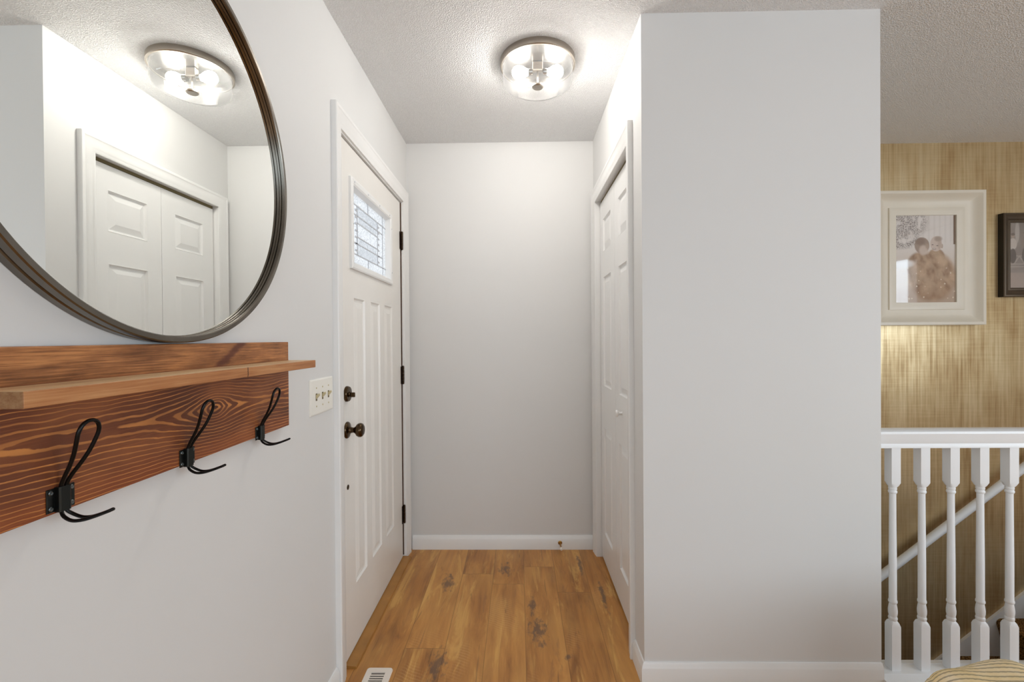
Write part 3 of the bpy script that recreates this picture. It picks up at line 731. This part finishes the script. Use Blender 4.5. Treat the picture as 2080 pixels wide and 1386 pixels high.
while yy > vy0+0.028:
    bm = bmesh.new()
    extrude_prof(bm, [(0, 0.0035), (0.0086, 0.0015), (0.0086, 0.0023), (0, 0.0043)], lambda a, b_: Vector((vx0+0.022, yy+a-0.006, b_)), lambda a, b_: Vector((vx1-0.022, yy+a-0.006, b_)))
    link('louver', bm, M_VENT, FV); yy -= 0.0115; nl += 1

# ------------------------------------------------------------------ stair railing
YR = 1.672
RL = empty('stair_railing', (2.0, YR, 0), 'white wooden guard railing with turned balusters beside the blank wall', 'railing')
bm = bmesh.new()
pr = [(-0.022, 0.856), (0.022, 0.856), (0.022, 0.868), (0.020, 0.872), (0.023, 0.876), (0.026, 0.890), (0.032, 0.903), (0.034, 0.910), (0.032, 0.918), (0.020, 0.9225), (0, 0.9235), (-0.020, 0.9225), (-0.032, 0.918), (-0.034, 0.910), (-0.032, 0.903), (-0.026, 0.890), (-0.023, 0.876), (-0.020, 0.872), (-0.022, 0.868)]
XRE = 3.70
extrude_prof(bm, pr, lambda a, b_: Vector((XE, YR+a, b_)), lambda a, b_: Vector((XRE, YR+a, b_)))
link('top_rail', bm, M_RAILW, RL, smooth=True, angle=28)
bm = bmesh.new()
extrude_prof(bm, [(-0.064, 0.0), (0.040, 0.0), (0.040, 0.036), (0.038, 0.038), (0.020, 0.038), (0.018, 0.036), (-0.030, 0.036), (-0.036, 0.032), (-0.056, 0.030), (-0.062, 0.026), (-0.064, 0.022)],
             lambda a, b_: Vector((XE, YR+a, b_)), lambda a, b_: Vector((XRE, YR+a, b_)))
link('bottom_plate', bm, M_RAILW, RL, smooth=True, angle=28)
def baluster(x):
    bm = bmesh.new(); hw = 0.0165; n = 24
    prof = []   # (z, half size, squareness)
    z0, z1 = 0.036, 0.857
    for z, s, q in ((z0, hw, 1), (0.196, hw, 1), (0.208, 0.0150, 0.55), (0.214, 0.0120, 0.0), (0.219, 0.0138, 0), (0.223, 0.0142, 0), (0.227, 0.0132, 0), (0.229, 0.0120, 0), (0.240, 0.0140, 0), (0.252, 0.0143, 0), (0.266, 0.0128, 0), (0.277, 0.0110, 0),
                    (0.280, 0.0134, 0), (0.284, 0.0140, 0), (0.288, 0.0134, 0), (0.291, 0.0120, 0), (0.42, 0.0120, 0), (0.56, 0.0110, 0), (0.684, 0.0104, 0), (0.686, 0.0126, 0), (0.690, 0.0138, 0), (0.694, 0.0134, 0), (0.697, 0.0114, 0),
                    (0.700, 0.0128, 0), (0.704, 0.0132, 0), (0.708, 0.0122, 0.0), (0.713, 0.0138, 0.5), (0.726, hw, 1), (z1, hw, 1)):
        ring = []
        for i in range(n):
            a = 2*PI*(i+0.0)/n+PI/4*0
            c, s_2 = math.cos(a), math.sin(a); m = max(abs(c), abs(s_2))
            r = s*((1-q)+q/m)
            ring.append(bm.verts.new((x+c*r, YR+s_2*r, z)))
        prof.append(ring)
    for a, b_ in zip(prof, prof[1:]):
        for i in range(n): bm.faces.new((a[i], a[(i+1) % n], b_[(i+1) % n], b_[i]))
    cap(bm, prof[0]); cap(bm, prof[-1])
    return link('baluster', bm, M_RAILW, RL, smooth=True, angle=35)
b0 = baluster(1.376)
for k in range(1, 22):
    c = b0.copy(); COL.objects.link(c); c.location.x += 0.1062*k
# handrail on gold wall
HR = empty('stair_handrail', (2.6, 2.72, 0.15), 'round white handrail sloping along the gold wall behind the balusters', 'handrail')
sl = (0.471+0.174)/(3.015-2.179)
hz = lambda x: -0.174+(x-2.179)*sl
bm = bmesh.new(); tube(bm, [(1.5, 2.72, hz(1.5)), (2.4, 2.72, hz(2.4)), (3.5, 2.72, hz(3.5))], 0.0225, 20); link('rail', bm, M_RAILW, HR, smooth=True, angle=50)
for xb in (1.75, 3.35):
    bm = bmesh.new(); tube(bm, [(xb, 2.72, hz(xb)-0.02), (xb, 2.725, hz(xb)-0.06), (xb, YG, hz(xb)-0.07)], 0.006, 10); link('bracket', bm, M_BRASS, HR, smooth=True)
# skirt board + stairs
ss = (-0.302+0.728)/(3.081-2.54); sk = lambda x: -0.728+(x-2.54)*ss
bm = bmesh.new()
pts = [(1.45, sk(1.45)-0.33), (1.45, sk(1.45)), (3.49, sk(3.49)), (3.49, sk(3.49)-0.33)]
extrude_prof(bm, pts, lambda a, b_: Vector((a, YG-0.016, b_)), lambda a, b_: Vector((a, YG, b_)))
struct('trim_4', bm, M_TRIM, 'white stair skirt board climbing along the foot of the gold wall', 'skirt board')
ST = empty('staircase', (2.6, 2.25, -0.9), 'brown tweed carpeted stairs seen through the balusters', 'stairs')
rise, run = 0.232, 0.297
for k in range(7):
    xr = XSTEP-run*(k+1); z = -rise*(k+1)   # tread from xr .. xr+run at height z (riser at its right end climbs)
    bm = bmesh.new()
    x0, x1, zt = xr-0.0, xr+run, z
    P = [(x0, zt-rise-0.02 if k < 6 else zt-rise), (x0-0.004, zt-0.15), (x0-0.018, zt-0.08), (x0-0.030, zt-0.045), (x0-0.034, zt-0.026), (x0-0.029, zt-0.010), (x0-0.012, zt), (x1-0.002, zt), (x1-0.002, zt-rise-0.02)]
    extrude_prof(bm, P, lambda a, b_: Vector((a, 1.722, b_)), lambda a, b_: Vector((a, YG-0.0165, b_)))
    link('step', bm, M_CARPET, ST, smooth=True, angle=40)

# ------------------------------------------------------------------ framed photographs
def ell(b, x, z, cx, cz, rx, rz, soft=0.25, rot=0.0):
    dx, dz = b.sub(x, cx), b.sub(z, cz)
    if rot:
        c, s = math.cos(rot), math.sin(rot)
        dx, dz = b.add(b.mul(dx, c), b.mul(dz, s)), b.sub(b.mul(dz, c), b.mul(dx, s))
    dx, dz = b.m_('DIVIDE', dx, rx), b.m_('DIVIDE', dz, rz)
    return b.smooth(b.add(b.mul(dx, dx), b.mul(dz, dz)), 1-soft, 1+soft, 1.0, 0.0)
def photo1_mat(x0, x1, z0, z1):
    b = NB('sepia_family_photo', 0.5, spec=0.2)
    X, Y, Z = b.xyz(); u = b.m_('DIVIDE', b.sub(X, x0), x1-x0); v = b.m_('DIVIDE', b.sub(Z, z0), z1-z0)
    nz = b.noise(b.comb(u, v, 0.0), scale=3.0, detail=3)
    c = b.mix(b.smooth(v, 0.75, 0.25), srgb(246, 236, 228), srgb(226, 206, 186))
    curt = b.m_('SINE', b.mul(u, 70.0)); c = b.mix(b.mul(b.mul(b.smooth(curt, 0.0, 1.0), b.smooth(v, 0.66, 0.70)), 0.12), c, srgb(180, 164, 150))
    c = b.mix(b.mul(b.smooth(u, 0.955, 0.965), b.smooth(v, 0.66, 0.67)), c, srgb(150, 124, 104))
    # tree
    leaf = b.mul(b.smooth(b.noise(b.comb(u, b.mul(v, 1.4), 1.0), scale=44.0, detail=4, rough=0.85), 0.40, 0.62), b.smooth(b.noise(b.comb(u, v, 7.0), scale=9.0, detail=3), 0.34, 0.5))
    tm = b.m_('MAXIMUM', ell(b, u, v, 0.12, 0.92, 0.40, 0.20, 0.5), ell(b, u, v, 0.05, 0.72, 0.36, 0.10, 0.5))
    c = b.mix(b.mul(tm, leaf), c, srgb(120, 100, 88))
    # foreground blanket mass
    body = b.m_('MAXIMUM', ell(b, u, v, 0.62, 0.30, 0.38, 0.28, 0.25), ell(b, u, v, 0.42, 0.42, 0.22, 0.16, 0.25))
    body = b.m_('MAXIMUM', body, ell(b, u, v, 0.68, 0.48, 0.16, 0.14, 0.2))
    c = b.mix(body, c, b.ramp(b.noise(b.comb(u, v, 2.0), scale=7.0, detail=4), [(0.3, srgb(150, 112, 80)), (0.7, srgb(222, 188, 154))]))
    fold = b.m_('SINE', b.add(b.add(b.mul(u, 16.0), b.mul(v, 24.0)), b.mul(nz, 14.0))); c = b.mix(b.mul(b.mul(body, b.smooth(fold, 0.1, 1.0)), 0.45), c, srgb(214, 184, 152))
    low = b.smooth(b.add(v, b.mul(nz, 0.3)), 0.42, 0.2); c = b.mix(b.mul(low, 0.5), c, srgb(176, 134, 96))
    for (cu, cv, ru, rv, col, soft, k) in (
            (0.45, 0.655, 0.120, 0.092, srgb(178, 154, 136), 0.15, 1.0), (0.42, 0.70, 0.080, 0.040, srgb(150, 124, 106), 0.7, 0.7), (0.475, 0.60, 0.070, 0.055, srgb(228, 208, 192), 0.6, 0.9), (0.535, 0.645, 0.030, 0.030, srgb(200, 172, 150), 0.6, 0.7),
            (0.775, 0.645, 0.018, 0.026, srgb(208, 184, 166), 0.3, 1.0), (0.68, 0.672, 0.094, 0.086, srgb(226, 206, 192), 0.12, 1.0), (0.715, 0.728, 0.062, 0.030, srgb(180, 158, 140), 0.8, 0.8), (0.735, 0.66, 0.030, 0.050, srgb(204, 180, 162), 0.7, 0.6),
            (0.622, 0.662, 0.016, 0.005, srgb(110, 84, 70), 0.5, 0.8), (0.700, 0.650, 0.018, 0.005, srgb(110, 84, 70), 0.5, 0.8), (0.650, 0.614, 0.030, 0.010, srgb(150, 118, 100), 0.6, 0.7), (0.650, 0.616, 0.022, 0.0045, srgb(244, 232, 222), 0.5, 0.9)):
        c = b.mix(b.mul(ell(b, u, v, cu, cv, ru, rv, soft), k), c, col)
    spark = b.smooth(b.voro(b.comb(b.mul(u, 1.0), b.mul(v, 1.3), 0.0), scale=12), 0.10, 0.19, 1.0, 0.0)
    c = b.mix(b.mul(spark, b.smooth(v, 0.5, 0.45)), c, srgb(244, 228, 206))
    c = b.mix(b.mul(ell(b, u, v, 0.13, 0.45, 0.18, 0.05, 0.6), 0.9), c, srgb(240, 232, 226))  # bright strip of glare on the glass, painted into the print
    b.color(c); return b.m
def photo2_mat(x0, x1, z0, z1):
    b = NB('bridge_family_photo', 0.5, spec=0.2)
    X, Y, Z = b.xyz(); u = b.m_('DIVIDE', b.sub(X, x0), x1-x0); v = b.m_('DIVIDE', b.sub(Z, z0), z1-z0)
    n = b.noise(b.comb(u, v, 0.0), scale=4.0, detail=4)
    c = b.ramp(n, [(0.3, srgb(140, 126, 116)), (0.7, srgb(176, 160, 148))])
    c = b.mix(b.smooth(v, 0.27, 0.23), c, srgb(190, 170, 156))
    # truss
    saw = b.m_('ABSOLUTE', b.sub(b.m_('FRACT', b.mul(u, 9.0)), 0.5)); zig = b.smooth(b.m_('ABSOLUTE', b.sub(b.mul(saw, 2.0), b.m_('DIVIDE', b.sub(v, 0.38), 0.12))), 0.1, 0.2, 1.0, 0.0)
    band = b.mul(b.smooth(v, 0.375, 0.38), b.smooth(v, 0.505, 0.50)); c = b.mix(b.mul(b.mul(zig, band), 0.6), c, srgb(206, 192, 180))
    for vv in (0.38, 0.50, 0.34): c = b.mix(b.mul(b.smooth(b.m_('ABSOLUTE', b.sub(v, vv)), 0.004, 0.009, 1.0, 0.0), 0.7), c, srgb(206, 192, 180))
    c = b.mix(b.mul(ell(b, u, v, 0.09, 0.86, 0.022, 0.16, 0.3), 0.8), c, srgb(214, 202, 192))
    for k, (cu, hgt) in enumerate(((0.045, 0.0), (0.17, 0.02), (0.27, -0.05), (0.38, 0.01), (0.5, -0.04), (0.62, 0.02), (0.75, 0.0), (0.88, -0.03))):
        col = srgb(222, 208, 196) if k % 2 == 0 else srgb(160, 140, 126)
        c = b.mix(ell(b, u, v, cu, 0.68+hgt, 0.042, 0.085, 0.2), c, col)
        c = b.mix(ell(b, u, v, cu, 0.50+hgt*0.5, 0.034, 0.11, 0.2), c, srgb(94, 80, 72))
        c = b.mix(ell(b, u, v, cu, 0.80+hgt, 0.020, 0.034, 0.2), c, srgb(186, 162, 144))
        c = b.mix(b.mul(ell(b, u, v, cu, 0.822+hgt, 0.021, 0.020, 0.2), 0.8), c, srgb(96, 78, 66))
    b.color(c); return b.m
F1 = (2.157, 2.798, 1.327, 2.135); P1 = (2.300, 2.688, 1.483, 2.004)
A = empty('picture_frame', ((F1[0]+F1[1])/2, YG, F1[2]), 'wide cream picture frame with a sepia photo of two children, on the gold wall', 'picture')
bm = bmesh.new(); mpf = lambda u, v, d: Vector((u, YG-d, v))
mg = 0.139
rect_rings(bm, mpf, *F1, ((0, 0), (0, 0.056), (0.003, 0.058), (0.018, 0.058), (0.021, 0.055), (0.032, 0.040), (0.046, 0.028), (0.064, 0.021), (0.084, 0.0175), (0.094, 0.017), (0.095, 0.0245), (0.100, 0.0255), (0.118, 0.0225), (0.132, 0.0215), (mg, 0.020), (mg, 0.009)), fill=False)
link('frame', bm, M_FRAMEW, A, smooth=True, angle=25)
px0, px1, pz0, pz1 = F1[0]+mg-0.003, F1[1]-mg+0.003, F1[2]+mg-0.003, F1[3]-mg+0.003
bm = bmesh.new(); box(bm, px0, px1, YG-0.010, YG-0.007, pz0, pz1); link('photo', bm, photo1_mat(px0, px1, pz0, pz1), A)
bm = bmesh.new(); box(bm, px0, px1, YG-0.0135, YG-0.0120, pz0, pz1); link('glass', bm, M_PICG, A)
F2 = (2.924, 3.62, 1.495, 2.0)
A = empty('picture_frame', ((F2[0]+F2[1])/2, YG, F2[2]), 'dark bronze picture frame with a sepia group photo, right of the cream frame', 'picture')
bm = bmesh.new(); m2 = 0.055
rect_rings(bm, mpf, *F2, ((0.0, 0.032), (0.003, 0.036), (0.010, 0.037), (0.016, 0.033), (0.034, 0.027), (0.040, 0.021), (0.050, 0.022), (m2, 0.020), (m2, 0.010)), fill=False)
link('frame', bm, M_FRAMED, A, smooth=True, angle=25)
bm = bmesh.new(); rect_rings(bm, mpf, *F2, ((0.03, 0), (0.0, 0), (0.0, 0.032)), fill=False); link('frame_side', bm, M_FRAMEBLK, A)
px0, px1, pz0, pz1 = F2[0]+m2-0.003, F2[1]-m2+0.003, F2[2]+m2-0.01, F2[3]-m2+0.003
bm = bmesh.new(); box(bm, px0, px1, YG-0.011, YG-0.008, pz0, pz1); link('photo', bm, photo2_mat(px0, px1, pz0, pz1), A)
bm = bmesh.new(); box(bm, px0, px1, YG-0.0155, YG-0.0140, pz0, pz1); link('glass', bm, M_PICG, A)

# ------------------------------------------------------------------ ottoman and throw (foreground right)
OT = empty('ottoman', (1.45, 0.80, 0), 'low upholstered ottoman in the foreground under the striped throw', 'ottoman')
bm = bmesh.new(); box(bm, 1.02, 1.88, 0.50, 1.09, 0.12, 0.448, 0.05, 5); link('cushion', bm, M_UPH, OT, smooth=True)
for x in (1.10, 1.80):
    for y in (0.57, 1.02):
        bm = bmesh.new(); lathe(bm, [(0.0, 0), (0.016, 0), (0.024, 0.13), (0.0, 0.13)], (x, y, 0), 'Z', 16); link('leg', bm, M_LEGW, OT, smooth=True, angle=40)
def throw():
    bm = bmesh.new(); lay = bm.verts.layers.float.new('rib')
    cx, cy, hx, hy = 1.47, 0.80, 0.475, 0.335; zt = 0.470; rad = 0.075
    NU, NV = 230, 230; drop = 0.20
    grid = []
    for i in range(NU+1):
        row = []
        for j in range(NV+1):
            u = -1+2*i/NU; v = -1+2*j/NV
            su, sv = u*(hx+drop), v*(hy+drop)      # arc-length coordinates
            def wrap(s, h):
                a = abs(s); q = h-rad
                if a <= q: return a, 0.0
                t = (a-q)/rad
                if t < PI/2: return q+rad*math.sin(t), rad*(1-math.cos(t))
                return q+rad, rad+(a-q-rad*PI/2)
            ax, dx = wrap(su, hx); ay, dy = wrap(sv, hy)
            x, y = math.copysign(ax, su), math.copysign(ay, sv); z = -(dx+dy*(1 if dx < 0.01 else 0.9))
            if dx > 0 and dy > 0:            # soften the corner
                k = min(dx, 0.10)*min(dy, 0.10)*3; x -= math.copysign(k, su); y -= math.copysign(k, sv); z = -math.hypot(dx, dy)*1.05
            rib = (su*0.42+sv*0.90)/0.0125+0.9*math.sin(su*9+1.0)+0.4*math.sin(su*17+sv*6)
            bulge = 0.020*math.exp(-((su-0.02)/0.24)**2-((sv-0.1)/0.4)**2)+0.010*math.exp(-((su+0.34)/0.07)**2)-0.012*math.exp(-((su+0.235)/0.035)**2)
            rr_ = rib-math.floor(rib); hr = 0.0018*abs(math.sin(PI*rr_))**0.6
            fold = 0.006*math.sin(su*21+sv*5)+0.004*math.sin(su*37)
            z2 = zt+z+bulge+hr+(fold if z > -0.08 else 0)
            out = hr+(0.008*math.sin((su+sv)*26) if z < -0.05 else 0)
            x += math.copysign(out, su) if dx > rad*0.6 else 0; y += math.copysign(out, sv) if dy > rad*0.6 else 0
            vtx = bm.verts.new((cx+x, cy+y, max(z2, 0.2))); vtx[lay] = rib+40; row.append(vtx)
        grid.append(row)
    for i in range(NU):
        for j in range(NV): bm.faces.new((grid[i][j], grid[i+1][j], grid[i+1][j+1], grid[i][j+1]))
    o = link('throw_blanket', bm, M_THROW, smooth=True)
    md = o.modifiers.new('thickness', 'SOLIDIFY'); md.thickness = 0.006; md.offset = -1
    return tag(o, 'ribbed tan and grey striped throw draped over the ottoman in the foreground', 'blanket')
throw()
